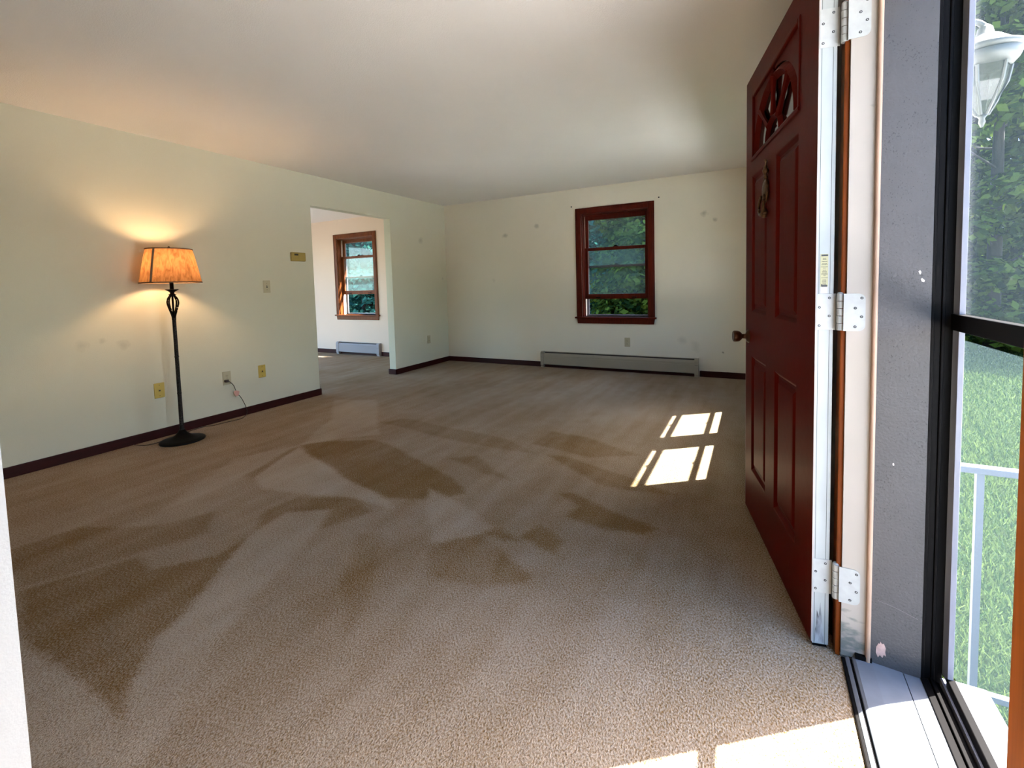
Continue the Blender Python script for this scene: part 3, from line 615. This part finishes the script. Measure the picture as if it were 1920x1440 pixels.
# hinges
def rounded(x0, x1, z0, z1, r, both=True, n=6):
    pts = [(x0, z0)]
    for (cx, cz, a0) in ((x1 - r, z0 + r, -PI / 2), (x1 - r, z1 - r, 0)):
        for i in range(n + 1):
            a = a0 + PI / 2 * i / n; pts.append((cx + r * math.cos(a), cz + r * math.sin(a)))
    pts.append((x0, z1)); return pts
dinv = Matrix.Rotation(-E_ang, 4, 'Z') @ Matrix.Translation((-.157, -1.588, 0))
def hinge(zc):
    hgt = .105; z0, z1 = zc - hgt / 2, zc + hgt / 2
    bm = bmesh.new(); prism(bm, [(-DT - .006, z0), (-.001, z0), (-.001, z1), (-DT - .006, z1)], -.0022, -.0002, axis='x')
    # knuckle barrel stands at world (.2155, 1.583)
    pin = dinv @ Vector((.2155, 1.5835, 0)); hk = hgt / 5
    hg = obj('hinge', bm, M_hinge, dr, bevel=.0005)
    bm = bmesh.new()
    for k in range(5):
        a = bmesh.ops.create_cone(bm, cap_ends=True, segments=20, radius1=.0092, radius2=.0092, depth=hk - .0012, matrix=Matrix.Translation((pin.x, pin.y, z0 + hk * (k + .5))))
    bmesh.ops.create_cone(bm, cap_ends=True, segments=16, radius1=.0088, radius2=.006, depth=.004, matrix=Matrix.Translation((pin.x, pin.y, z1 + .002)))
    obj('knuckles', bm, M_hinge, hg, bevel=.0006)
    # jamb leaf in world coordinates on the jamb face, moved into the door's frame
    bm = bmesh.new(); prism(bm, rounded(.221, .2705, z0, z1, .016), JY1 - .0022, JY1 + .0004)
    bmesh.ops.transform(bm, matrix=dinv, verts=bm.verts[:]); obj('jamb_leaf', bm, M_hinge, hg)
    heads = []
    for (u, dz) in ((-.034, .040), (-.009, .013), (-.034, -.012), (-.009, -.040)):
        heads.append((dinv.inverted() @ Vector((-.0022, u, zc + dz)), dinv.inverted().to_3x3() @ Vector((-1, 0, 0))))
    for (x, dz) in ((.262, .040), (.2475, .012), (.262, -.012), (.2475, -.040)):
        heads.append((Vector((x, JY1 - .0022, zc + dz)), Vector((0, -1, 0))))
    for p, nrm in heads:
        bm = bmesh.new(); q = nrm.to_track_quat('Z', 'Y').to_matrix().to_4x4(); M4 = dinv @ Matrix.Translation(p) @ q
        bmesh.ops.create_cone(bm, cap_ends=True, segments=16, radius1=.0042, radius2=.0036, depth=.0009, matrix=M4)
        nf = len(bm.faces)
        for w_, h_ in ((.0034, .0009), (.0009, .0034)):
            r_ = bmesh.ops.create_cube(bm, size=1, matrix=M4 @ Matrix.Translation((0, 0, .0004)) @ Matrix.Diagonal((w_, h_, .0005, 1)))
        for f in list(bm.faces)[nf:]: f.material_index = 1
        obj('screw', bm, [M_hingeS, M_screw], hg)
M_hingeS = mat('screw_head', (.36, .36, .35), rough=.45)
for zc in (.2245, 1.019, 1.813): hinge(zc)

# ------------------------------------------------------------------ floor lamp
LX, LY = -3.876, 1.845
lamp = tag(empty('floor_lamp', (LX, LY, 0)), 'lit black iron floor lamp with glowing tan drum shade against the left wall', 'floor lamp')
obj('base', lathe([(.146, 0), (.148, .006), (.142, .013), (.115, .020), (.090, .026), (.060, .038), (.036, .058), (.024, .074), (.020, .085)], 48), M_iron, lamp, smooth=True)
def lamp_pole():
    bm = lathe([(.0145, .083), (.0165, .088), (.0165, .094), (.0140, .098), (.0140, .118), (.0165, .121), (.0165, .126), (.0140, .130), (.0135, .362), (.0150, .366), (.0150, .371), (.0135, .375), (.0130, .642), (.0150, .646), (.0150, .651), (.0130, .655), (.0125, .930), (.014, .945)], 24)
    return bm
obj('pole', lamp_pole(), M_pole, lamp, smooth=True)
obj('pole_core', lathe([(.007, .93), (.007, 1.12)], 16), M_iron, lamp, smooth=True)
for k in range(4):
    a = k * PI / 2 + .55; pts = []
    for z_, r_ in ((.930, .010), (.955, .011), (.995, .023), (1.035, .036), (1.062, .041), (1.090, .034), (1.112, .017), (1.120, .011)):
        pts.append((r_ * math.cos(a), r_ * math.sin(a), z_))
    obj('cage_bar', tube(bmesh.new(), smooth_path(pts, 4), .0058, seg=8), M_iron, lamp, smooth=True)
obj('drip_pan', lathe([(.012, 1.112), (.024, 1.117), (.026, 1.120), (.018, 1.123), (.013, 1.130), (.015, 1.138), (.030, 1.150), (.044, 1.1585), (.043, 1.160), (.028, 1.156), (.014, 1.150)], 32), M_iron, lamp, smooth=True)
obj('socket', lathe([(.013, 1.150), (.013, 1.265), (.017, 1.268), (.017, 1.300), (.012, 1.304)], 24), M_iron, lamp, smooth=True)
M_bulb = bpy.data.materials.new('lit_bulb'); M_bulb.use_nodes = True
_n = M_bulb.node_tree.nodes; _n.remove(_n['Principled BSDF']); _e = _n.new('ShaderNodeEmission'); _e.inputs[0].default_value = (1, .62, .32, 1); _e.inputs[1].default_value = 115
M_bulb.node_tree.links.new(_e.outputs[0], _n['Material Output'].inputs[0])
blb = obj('bulb', lathe([(.013, 1.304), (.016, 1.315), (.028, 1.340), (.030, 1.358), (.026, 1.375), (.012, 1.388), (.002, 1.391)], 24), M_bulb, lamp, smooth=True)
def shade_mat():
    m = bpy.data.materials.new('tan_lamp_shade'); m.use_nodes = True
    n = m.node_tree.nodes; l = m.node_tree.links; n.remove(n['Principled BSDF'])
    tc = n.new('ShaderNodeTexCoord'); mp = n.new('ShaderNodeMapping'); mp.inputs['Scale'].default_value = (1, 1, .3); mp.inputs['Rotation'].default_value = (.5, .3, 0)
    l.new(tc.outputs['Object'], mp.inputs[0]); nz = n.new('ShaderNodeTexNoise'); nz.inputs['Scale'].default_value = 42; nz.inputs['Detail'].default_value = 5; nz.inputs['Distortion'].default_value = 1.2; l.new(mp.outputs[0], nz.inputs[0])
    rp = n.new('ShaderNodeValToRGB'); rp.color_ramp.elements[0].position = .3; rp.color_ramp.elements[1].position = .62
    rp.color_ramp.elements[0].color = (.15, .066, .025, 1); rp.color_ramp.elements[1].color = (.27, .135, .055, 1); l.new(nz.outputs[0], rp.inputs[0])
    df = n.new('ShaderNodeBsdfDiffuse'); tl = n.new('ShaderNodeBsdfTranslucent'); l.new(rp.outputs[0], df.inputs[0]); l.new(rp.outputs[0], tl.inputs[0])
    a = n.new('ShaderNodeMixShader'); a.inputs[0].default_value = .30; l.new(df.outputs[0], a.inputs[1]); l.new(tl.outputs[0], a.inputs[2]); l.new(a.outputs[0], n['Material Output'].inputs[0]); return m
M_shade = shade_mat(); M_trim = mat('brown_shade_trim', (.16, .09, .045), rough=.7); M_tape = mat('brown_seam_tape', (.20, .13, .07), rough=.7)
zb, zt, rb, rt = 1.210, 1.458, .192, .143
sh = obj('lamp_shade', lathe([(rb, zb), (rb - .006, zb + .035), (rb - .020, zb + .11), (rt + .012, zt - .05), (rt, zt)], 64, caps=False), M_shade, lamp, smooth=True)
obj('shade_trim', tube(bmesh.new(), [(rb * math.cos(2 * PI * k / 64), rb * math.sin(2 * PI * k / 64), zb) for k in range(64)], .0045, 8, True), M_trim, sh, smooth=True)
obj('shade_trim', tube(bmesh.new(), [(rt * math.cos(2 * PI * k / 64), rt * math.sin(2 * PI * k / 64), zt) for k in range(64)], .0045, 8, True), M_trim, sh, smooth=True)
def seam():
    bm = bmesh.new(); va = math.atan2(-LY, -LX) - .66; rows = []
    for z_, r_ in ((zb, rb), (zb + .035, rb - .006), (zb + .11, rb - .020), (zt - .05, rt + .012), (zt, rt)):
        hw = .0085 / r_; rows.append([bm.verts.new(((r_ + .002) * math.cos(va + s * hw), (r_ + .002) * math.sin(va + s * hw), z_)) for s in (-1, 0, 1)])
    for i in range(len(rows) - 1):
        for k in range(2): bm.faces.new((rows[i][k], rows[i][k + 1], rows[i + 1][k + 1], rows[i + 1][k]))
    return bm
sm = obj('seam_tape', seam(), M_tape, sh); so = sm.modifiers.new('s', 'SOLIDIFY'); so.thickness = .001
bm = bmesh.new()
for k in range(3):
    a = 2 * PI * k / 3 + .3; tube(bm, [(0, 0, zt - .012), (rt * .5 * math.cos(a), rt * .5 * math.sin(a), zt - .010), (rt * math.cos(a), rt * math.sin(a), zt - .002)], .0018, 6)
tube(bm, smooth_path([(.010, 0, 1.30), (.045, 0, 1.33), (.048, 0, 1.38), (.012, 0, 1.440), (0, 0, 1.446)], 5), .002, 6)
tube(bm, smooth_path([(-.010, 0, 1.30), (-.045, 0, 1.33), (-.048, 0, 1.38), (-.012, 0, 1.440), (0, 0, 1.446)], 5), .002, 6)
obj('harp', bm, M_iron, lamp, smooth=True)
obj('finial', lathe([(.004, 1.446), (.006, 1.455), (.010, 1.462), (.011, 1.470), (.007, 1.477), (.003, 1.481)], 16), M_iron, lamp, smooth=True)
W = lambda P: (P[0] - LX, P[1] - LY, P[2])
cordp = [(-4.113, 2.337, .345), (-4.100, 2.355, .336), (-4.095, 2.381, .302), (-4.096, 2.397, .26), (-4.096, 2.409, .219), (-4.098, 2.436, .188), (-4.100, 2.462, .138), (-4.100, 2.484, .078), (-4.098, 2.489, .02), (-4.070, 2.45, .006), (-4.02, 2.39, .006), (-4.02, 2.33, .006), (-4.03, 2.28, .006), (-4.035, 2.225, .006), (-4.04, 2.167, .006), (-4.075, 2.118, .006), (-4.075, 2.051, .006), (-4.06, 1.97, .006), (-4.02, 1.90, .008)]
cd = obj('power_cord', tube(bmesh.new(), smooth_path([W(p) for p in cordp], 5), .0028, 8), M_cord, lamp, smooth=True)
obj('plug', B(*[tuple(v) for v in [(-4.124 - LX, -4.098 - LX, 2.318 - LY, 2.350 - LY, .336, .358)]]), M_cord, cd, bevel=.005)
bm = bmesh.new(); P = [W((-4.094, 2.380, .245)), W((-4.094, 2.402, .250)), W((-4.093, 2.430, .236)), W((-4.093, 2.424, .204)), W((-4.094, 2.398, .194)), W((-4.094, 2.386, .215))]
f = bm.faces.new([bm.verts.new(p) for p in P]); tg = obj('cord_tag', bm, M_tag, cd); q = tg.modifiers.new('s', 'SOLIDIFY'); q.thickness = .0008
loosep = [(-3.99, 1.790, .010), (-3.985, 1.72, .006), (-3.99, 1.68, .006), (-4.01, 1.65, .006), (-4.06, 1.635, .006), (-4.105, 1.625, .006)]
obj('loose_cord', tube(bmesh.new(), smooth_path([W(p) for p in loosep], 5), .0028, 8), M_cord, lamp, smooth=True)

# ------------------------------------------------------------------ plates on the walls
def plate(name, label, cat, wall, a, z, w, h, m, kind, group=None):
    rz = PI / 2 if wall == 'A' else 0
    loc = (XA, a, z) if wall == 'A' else (a, YB, z)
    r = tag(empty(name, loc, rz), label, cat, group)     # local -y points into the room
    obj('cover_plate', B((-w / 2, w / 2, -.0055, 0, -h / 2, h / 2)), m, r, bevel=.003)
    if kind == 'duplex':
        for s in (-1, 1):
            bm = bmesh.new(); prism(bm, [(.0165 * math.cos(t) , s * .0205 + .0135 * math.sin(t)) for t in [2 * PI * k / 20 for k in range(20)]], -.0075, -.005)
            rc = obj('receptacle', bm, m, r)
            obj('slot', B((-.0075, -.0055, -.0080, -.0072, s * .0205 - .001, s * .0205 + .007), (.0055, .0075, -.0080, -.0072, s * .0205 - .001, s * .0205 + .006), (-.002, .002, -.0080, -.0072, s * .0205 - .009, s * .0205 - .005)), M_slot, rc)
        bm = bmesh.new(); bmesh.ops.create_cone(bm, cap_ends=True, segments=12, radius1=.0025, radius2=.0025, depth=.001, matrix=Matrix.Translation((0, -.006, 0)) @ Matrix.Rotation(PI / 2, 4, 'X')); obj('screw', bm, M_brass, r)
    elif kind == 'jack':
        obj('jack', B((-.008, .008, -.0085, -.005, -.009, .008)), m, r, bevel=.001)
        obj('jack_hole', B((-.0055, .0055, -.0090, -.0083, -.006, .005)), M_slot, r)
        bm = bmesh.new()
        for s in (-1, 1): bmesh.ops.create_cone(bm, cap_ends=True, segments=12, radius1=.0028, radius2=.0028, depth=.001, matrix=Matrix.Translation((0, -.006, s * .042)) @ Matrix.Rotation(PI / 2, 4, 'X'))
        obj('screw', bm, M_brass, r)
    elif kind == 'switch':
        obj('toggle_slot', B((-.005, .005, -.0065, -.005, -.012, .012)), M_slot, r)
        bm = bmesh.new(); prism(bm, [(-.005, .001), (-.018, .007), (-.018, .011), (-.005, .009)], -.0038, .0038, axis='x'); obj('toggle', bm, m, r)
        bm = bmesh.new()
        for s in (-1, 1): bmesh.ops.create_cone(bm, cap_ends=True, segments=12, radius1=.0028, radius2=.0028, depth=.001, matrix=Matrix.Translation((0, -.006, s * .030)) @ Matrix.Rotation(PI / 2, 4, 'X'))
        obj('screw', bm, M_brass, r)
    return r
# on the left wall rotate so that local -y is +X
def plateA(name, label, cat, y, z, w, h, m, kind):
    r = plate(name, label, cat, 'A', y, z, w, h, m, kind); return r
plateA('phone_jack', 'yellowed phone jack plate on the wall just left of the lamp pole', 'wall plate', 1.826, .372, .072, .118, M_yellow, 'jack')
plateA('wall_outlet', 'beige double outlet with the lamp cord plugged into it', 'outlet', 2.346, .369, .072, .118, M_ivory, 'duplex')
plateA('phone_jack', 'bright yellow jack plate right of the plugged-in outlet', 'wall plate', 2.674, .372, .072, .118, M_yellow, 'jack')
plateA('light_switch', 'beige toggle light switch below and left of the thermostat', 'light switch', 2.773, 1.172, .072, .118, M_ivory, 'switch')
plateA('wall_outlet', 'beige outlet on the short wall between the doorway and the corner', 'outlet', 5.197, .380, .070, .115, M_ivory, 'duplex')
plate('wall_outlet', 'beige outlet under the dark red window, above the heater', 'outlet', 'B', -1.400, .375, .070, .115, M_ivory, 'duplex')
tm = tag(empty('thermostat', (XA, 3.123, 1.469), PI / 2), 'yellowed rectangular thermostat beside the wide doorway', 'thermostat')
obj('housing', B((-.080, .080, -.030, 0, -.045, .045)), M_thermo, tm, bevel=.006)
obj('display', B((-.052, -.008, -.0312, -.0295, .012, .030)), M_slot, tm, bevel=.001)
obj('cover_door', B((.000, .070, -.0322, -.0295, -.036, .036)), M_thermo, tm, bevel=.002)
for x_, nm in ((-2.103, 'left'), (-1.007, 'right')):
    bm = bmesh.new(); bmesh.ops.create_cone(bm, cap_ends=True, segments=12, radius1=.006, radius2=.009, depth=.010, matrix=Matrix.Translation((0, 0, 0)) @ Matrix.Rotation(PI / 2, 4, 'X'))
    o = obj('curtain_screw', bm, M_slot); o.location = (x_, YB - .004, 2.113)
    tag(o, 'small dark curtain screw just above the %s corner of the red window' % nm, 'screw', 'curtain screws by the window')

# ------------------------------------------------------------------ baseboard heaters
def heater(label, x0, x1, m):
    r = tag(empty('baseboard_heater', ((x0 + x1) / 2, YB, 0)), label, 'heater'); h = (x1 - x0) / 2; d = .066; cw = .045 if h > .6 else .06
    obj('back_panel', B((-h + cw, h - cw, -.006, 0, .06, .205)), M_fin, r)  # dark panel colour stands in for shade inside the slot
    obj('toe_shadow_strip', B((-h + cw, h - cw, -.020, -.001, 0.001, .058)), M_base, r)  # baseboard-red strip added to paint the toe gap as shaded
    bm = bmesh.new(); prism(bm, [(0, .214), (-.022, .214), (-.025, .211), (-.025, .208), (-.004, .209), (0, .206)], -h + cw, h - cw, axis='x'); obj('top_cover', bm, m, r)
    bm = bmesh.new(); prism(bm, [(-.045, .197), (-.052, .193), (-.060, .178), (-.058, .176), (-.050, .188), (-.044, .193)], -h + cw, h - cw, axis='x'); obj('damper', bm, m, r)
    bm = bmesh.new(); prism(bm, [(-.058, .176), (-.0625, .172), (-.0625, .150), (-.060, .146), (-.062, .142), (-.060, .045), (-.050, .040), (-.050, .044), (-.057, .049), (-.058, .140), (-.056, .146), (-.059, .150), (-.059, .170)], -h + cw, h - cw, axis='x')
    obj('front_cover', bm, m, r)
    bm = bmesh.new(); n = int((2 * h - 2 * cw) / .012)
    for k in range(n):
        x_ = -h + cw + (k + .5) * (2 * h - 2 * cw) / n; box(bm, x_ - .0006, x_ + .0006, -.050, -.008, .035, .150)
    tube(bm, [(-h + cw, -.028, .09), (h - cw, -.028, .09)], .011, 10); obj('heating_fins', bm, M_fin, r)
    for s in (-1, 1):
        xa, xb = (-h, -h + cw) if s < 0 else (h - cw, h)
        bm = bmesh.new(); prism(bm, [(0, 0), (-.056, 0), (-.056, .02), (-.066, .030), (-.066, .186), (-.058, .204), (-.042, .216), (0, .217)], xa, xb, axis='x'); e = obj('end_cap', bm, m, r, bevel=.0025)
        obj('cap_seam', B((xa + .004, xb - .004, -.0668, -.0655, .138, .140)), M_slot, e)
    return r
heater('long beige baseboard heater under the dark red window', -2.566, -.569, M_heat)
heater('short grey baseboard heater in the dining room, under the orange brown window', -6.518, -5.506, M_heatD)

# ------------------------------------------------------------------ outdoors
struct('ground', B((-30, 34, YE - .02, 60, -.9, -.6), (.5, 34, -12, YE - .02, -.9, -.6), (-30, .5, -24, YBACK - .1, -.9, -.6), (-30, XD - .1, YBACK - .1, YE - .02, -.9, -.6)), M_lawn, 'lawn around the house', 'lawn')
struct('bounce_slab', B((-18, XD - .12, -3, 9.5, -.59, -.5)), M_bounceD, 'unseen pale slab added on the dining side to bounce daylight indoors', 'bounce_slab')  # added out-of-view slab, pale so it lights the dining ceiling
struct('bounce_ground', B((3.3, 14, 1.2, 7.6, -.62, -.585), (1.95, 14, -12, 1.2, -.62, -.585)), M_bounceF, 'unseen pale ground added in front of the house to bounce sunlight indoors', 'bounce_ground')  # added out-of-view reflector for the ceiling near the entry
struct('bounce_strip', B((XE, .80, 3.05, 6.4, -.6, -.50)), M_bounceW, 'unseen white strip added under the hidden windows to bounce sun onto the ceiling', 'bounce strip')  # added sunlit reflector, throws light up through the front windows
struct('stoop', B((.50, 1.9, -.6, 1.90, -.6, -.31)), M_conc, 'grey concrete stoop outside the storm door', 'stoop', bevel=.01)
rl = tag(empty('stoop_railing', (0, 1.965, 0)), 'white metal railing on the stoop beyond the storm door', 'railing')
obj('top_rail', B((.50, 1.85, -.019, .019, .478, .500)), M_rail, rl, bevel=.004)
obj('bottom_rail', B((.50, 1.85, -.012, .012, -.275, -.255)), M_rail, rl, bevel=.002)
x_ = .642
for k in range(9):
    obj('baluster', B((x_ - .0095, x_ + .0095, -.0095, .0095, -.256, .480)), M_rail, rl, bevel=.001); x_ += .13
obj('post', B((1.82, 1.86, -.02, .02, -.6, .52)), M_rail, rl, bevel=.003)
obj('post', B((.475, .505, -.02, .02, -.6, .52)), M_rail, rl, bevel=.003)
# porch lantern
pl_ = tag(empty('porch_lantern', (.585, 1.86, 0)), 'white glazed porch lantern on the outside wall, seen through the storm door', 'lantern')
def hexl(prof, seg=6, rot=0): 
    bm = lathe(prof, seg); bmesh.ops.rotate(bm, verts=bm.verts[:], matrix=Matrix.Rotation(rot, 3, 'Z'), cent=(0, 0, 0)); return bm
zl = 1.575
obj('lantern_roof', lathe([(.070, zl + .168), (.084, zl + .176), (.085, zl + .186), (.060, zl + .200), (.035, zl + .222), (.020, zl + .232), (.016, zl + .250), (.004, zl + .262)], 28), M_lampw, pl_, smooth=True)
obj('lantern_collar', lathe([(.060, zl + .135), (.072, zl + .150), (.080, zl + .170), (.05, zl + .172)], 28), M_lampw, pl_, smooth=True)
gb = obj('lantern_glass', hexl([(.012, zl + .004), (.030, zl + .04), (.050, zl + .09), (.057, zl + .135)]), thin_mat('frosted_lantern_glass', .7, (.045, .055, .048), gloss=.03), pl_)
bm = bmesh.new()
for k in range(6):
    a = k * PI / 3; tube(bm, [(r_ * math.cos(a), r_ * math.sin(a), z_) for r_, z_ in ((.013, zl + .004), (.031, zl + .04), (.052, zl + .09), (.060, zl + .135))], .004, 6)
obj('lantern_rib', bm, M_lampw, pl_)
obj('lantern_tip', lathe([(.003, zl - .03), (.008, zl - .016), (.006, zl - .006), (.014, zl + .006)], 16), M_lampw, pl_, smooth=True)
bm = bmesh.new(); tube(bm, smooth_path([(-.178, 0, zl + .10), (-.16, 0, zl + .20), (-.10, 0, zl + .262), (-.03, 0, zl + .275), (0, 0, zl + .255)], 5), .008, 8); obj('bracket', bm, M_lampw, pl_, smooth=True)
obj('wall_mount', B((-.185, -.172, -.04, .04, zl + .05, zl + .19)), M_lampw, pl_, bevel=.004)

# trees -------------------------------------------------------------
def quads(centres, normals, size, aspect=1.7):
    n = len(centres); up = RNG.normal(size=(n, 3)); t = np.cross(normals, up); t /= np.linalg.norm(t, axis=1)[:, None] + 1e-9
    b = np.cross(normals, t); s = size[:, None]
    A = centres - t * s * aspect * .5; Bq = centres + b * s * .5; Cq = centres + t * s * aspect * .5; D = centres - b * s * .5
    return np.stack([A, Bq, Cq, D], 1).reshape(-1, 3)
def quad_mesh(name, co, m, parent=None):
    n = len(co) // 4; me = bpy.data.meshes.new(name); me.vertices.add(n * 4); me.vertices.foreach_set('co', co.astype(np.float32).ravel())
    me.loops.add(n * 4); me.loops.foreach_set('vertex_index', np.arange(n * 4, dtype=np.int32)); me.polygons.add(n)
    me.polygons.foreach_set('loop_start', np.arange(0, n * 4, 4, dtype=np.int32)); me.polygons.foreach_set('loop_total', np.full(n, 4, np.int32)); me.update()
    me.materials.append(m); o = bpy.data.objects.new(name, me); C.objects.link(o)
    if parent: o.parent = parent
    return o
def tree(name, label, x, y, z0, h, rad, low, nblob, nleaf, size, m, group=None, flat=.55, trunk_r=.16, lean=(0, 0)):
    r = tag(empty(name, (x, y, z0)), label, 'tree', group)
    bm = bmesh.new(); tube(bm, [(0, 0, -.1), (lean[0] * .3, lean[1] * .3, h * .35), (lean[0] * .7, lean[1] * .7, h * .7), (lean[0], lean[1], h * .93)], [trunk_r * 1.25, trunk_r, trunk_r * .6, trunk_r * .15], 10)
    tips = []
    for i in range(nblob):
        f = (i + .5) / nblob; zz = low + (h - low) * f; a = i * 2.399 + random.uniform(-.4, .4)
        env = math.sin(min(1, (1.02 - f) * 1.5) * PI / 2) * rad * (.55 + .45 * min(1, f * 4)); rr_ = env * random.uniform(.35, .95)
        tips.append((lean[0] * f + rr_ * math.cos(a), lean[1] * f + rr_ * math.sin(a), zz, env))
        if i % 2 == 0: tube(bm, [(lean[0] * f * .8, lean[1] * f * .8, max(zz - .5, .3)), (tips[-1][0], tips[-1][1], zz)], [trunk_r * .28, trunk_r * .08], 5)
    obj('trunk', bm, M_bark, r, smooth=True)
    cs = []; ns = []
    per = nleaf // nblob
    for (tx, ty, tz, env) in tips:
        br = random.uniform(.5, .9) * max(rad * .55, .5); d = RNG.normal(size=(per, 3)); d /= np.linalg.norm(d, axis=1)[:, None]
        rr_ = RNG.uniform(.25, 1.0, size=(per, 1)) ** .5
        p = d * rr_ * np.array([br, br, br * flat]) + np.array([tx, ty, tz]); nn = d * .6 + np.array([0, 0, .7]) + RNG.normal(size=(per, 3)) * .45
        cs.append(p); ns.append(nn / np.linalg.norm(nn, axis=1)[:, None])
    cs = np.concatenate(cs); ns = np.concatenate(ns)
    quad_mesh('foliage', quads(cs, ns, size * RNG.uniform(.6, 1.3, len(cs))), m, r)
    return r
G0 = -.6
# behind the end wall
spec = [
 (-2.15, 10.4, 4.2, 1.5, .4, 'A', 'bright green bush close behind the dark red window'),
 (-3.9, 12.6, 8.0, 2.2, .5, 'B', 'blue-green pine behind the left half of the dark red window'),
 (-1.7, 14.6, 9.0, 2.4, .5, 'B', 'soft pine behind the right half of the dark red window'),
 (-7.4, 15.0, 9.0, 2.6, .6, 'B', 'tall hazy pine between the two windows'),
 (-10.6, 10.4, 6.5, 2.0, .3, 'B', 'pale pine low behind the right side of the dining room window'),
 (-13.6, 12.6, 9.0, 2.7, .3, 'B', 'broad pine behind the left side of the dining room window'),
 (-18.4, 17.2, 11.0, 3.6, .2, 'C', 'dark tree far left beyond the dining room window'),
 (-12.4, 18.2, 11.0, 3.2, .2, 'C', 'dark tall tree in the back row beyond the dining room window'),
 (-5.3, 19.6, 11.5, 3.1, .2, 'C', 'dark tall tree in the back row beyond the dark red window'),
 (1.3, 19.0, 11.0, 3.0, .2, 'C', 'dark back-row tree right of the dark red window view'),
 (4.55, 13.6, 8.5, 2.1, .1, 'A', 'leafy green tree straight beyond the storm door, nearest the railing line'),
 (7.9, 16.8, 9.5, 2.7, .1, 'A', 'yellow-green leafy tree at the right edge of the storm door view'),
 (6.6, 21.6, 10.0, 3.2, .1, 'C', 'dark tree in shade behind the leafy storm door trees'),
 (12.9, 23.0, 11.0, 3.6, .1, 'C', 'dark tree farthest right beyond the lawn'),
]
for (x, y, h, rad, low, k, lb) in spec:
    m = {'A': M_leafA, 'B': M_leafB, 'C': M_leafC}[k]; nm = {'A': 'leafy_tree', 'B': 'pine_tree', 'C': 'forest_tree'}[k]
    dist = math.hypot(x, y); sz = (.0085 if k == 'A' else .0075) * dist * (1.0 if k != 'C' else 1.5)
    tree(nm, lb, x, y, G0, h, rad, low, 40 if k != 'C' else 34, 20000 if k != 'C' else 12000, sz, m, 'trees around the house', trunk_r=.11 if k == 'A' else .16)
# one tall crown shades the end-wall window, its trunk stands out of sight behind the jamb
tree('shade_tree', 'tall tree whose high crown shades the dark red window', 2.3, 10.3, G0, 13.5, 2.3, 7.0, 26, 9000, .26, M_leafA, trunk_r=.17, lean=(.8, -.5))

# grass blades seen through the storm door
def grass():
    n = 60000; Yg = 1.98 + 14 * RNG.random(n) ** 1.25; t = RNG.uniform(.27, .44, n); Xg = Yg * t
    keep = ~((Xg < 1.95) & (Yg < 1.96)); Xg, Yg = Xg[keep], Yg[keep]; n = len(Xg)
    hgt = RNG.uniform(.03, .08, n) * (1 + Yg * .03); w = .002 + Yg * .0012; a = RNG.uniform(0, 2 * PI, n); lx = RNG.normal(size=n) * .035; ly = RNG.normal(size=n) * .035
    z = np.full(n, G0 - .005); dx, dy = np.cos(a) * w, np.sin(a) * w
    A = np.stack([Xg - dx, Yg - dy, z], 1); Bq = np.stack([Xg + dx, Yg + dy, z], 1)
    Cq = np.stack([Xg + dx * .3 + lx, Yg + dy * .3 + ly, z + hgt], 1); D = np.stack([Xg - dx * .3 + lx, Yg - dy * .3 + ly, z + hgt], 1)
    o = quad_mesh('lawn_grass', np.stack([A, Bq, Cq, D], 1).reshape(-1, 3), M_grass)
    tag(o, 'sunlit grass blades of the lawn beyond the stoop', 'grass', kind='stuff')
grass()
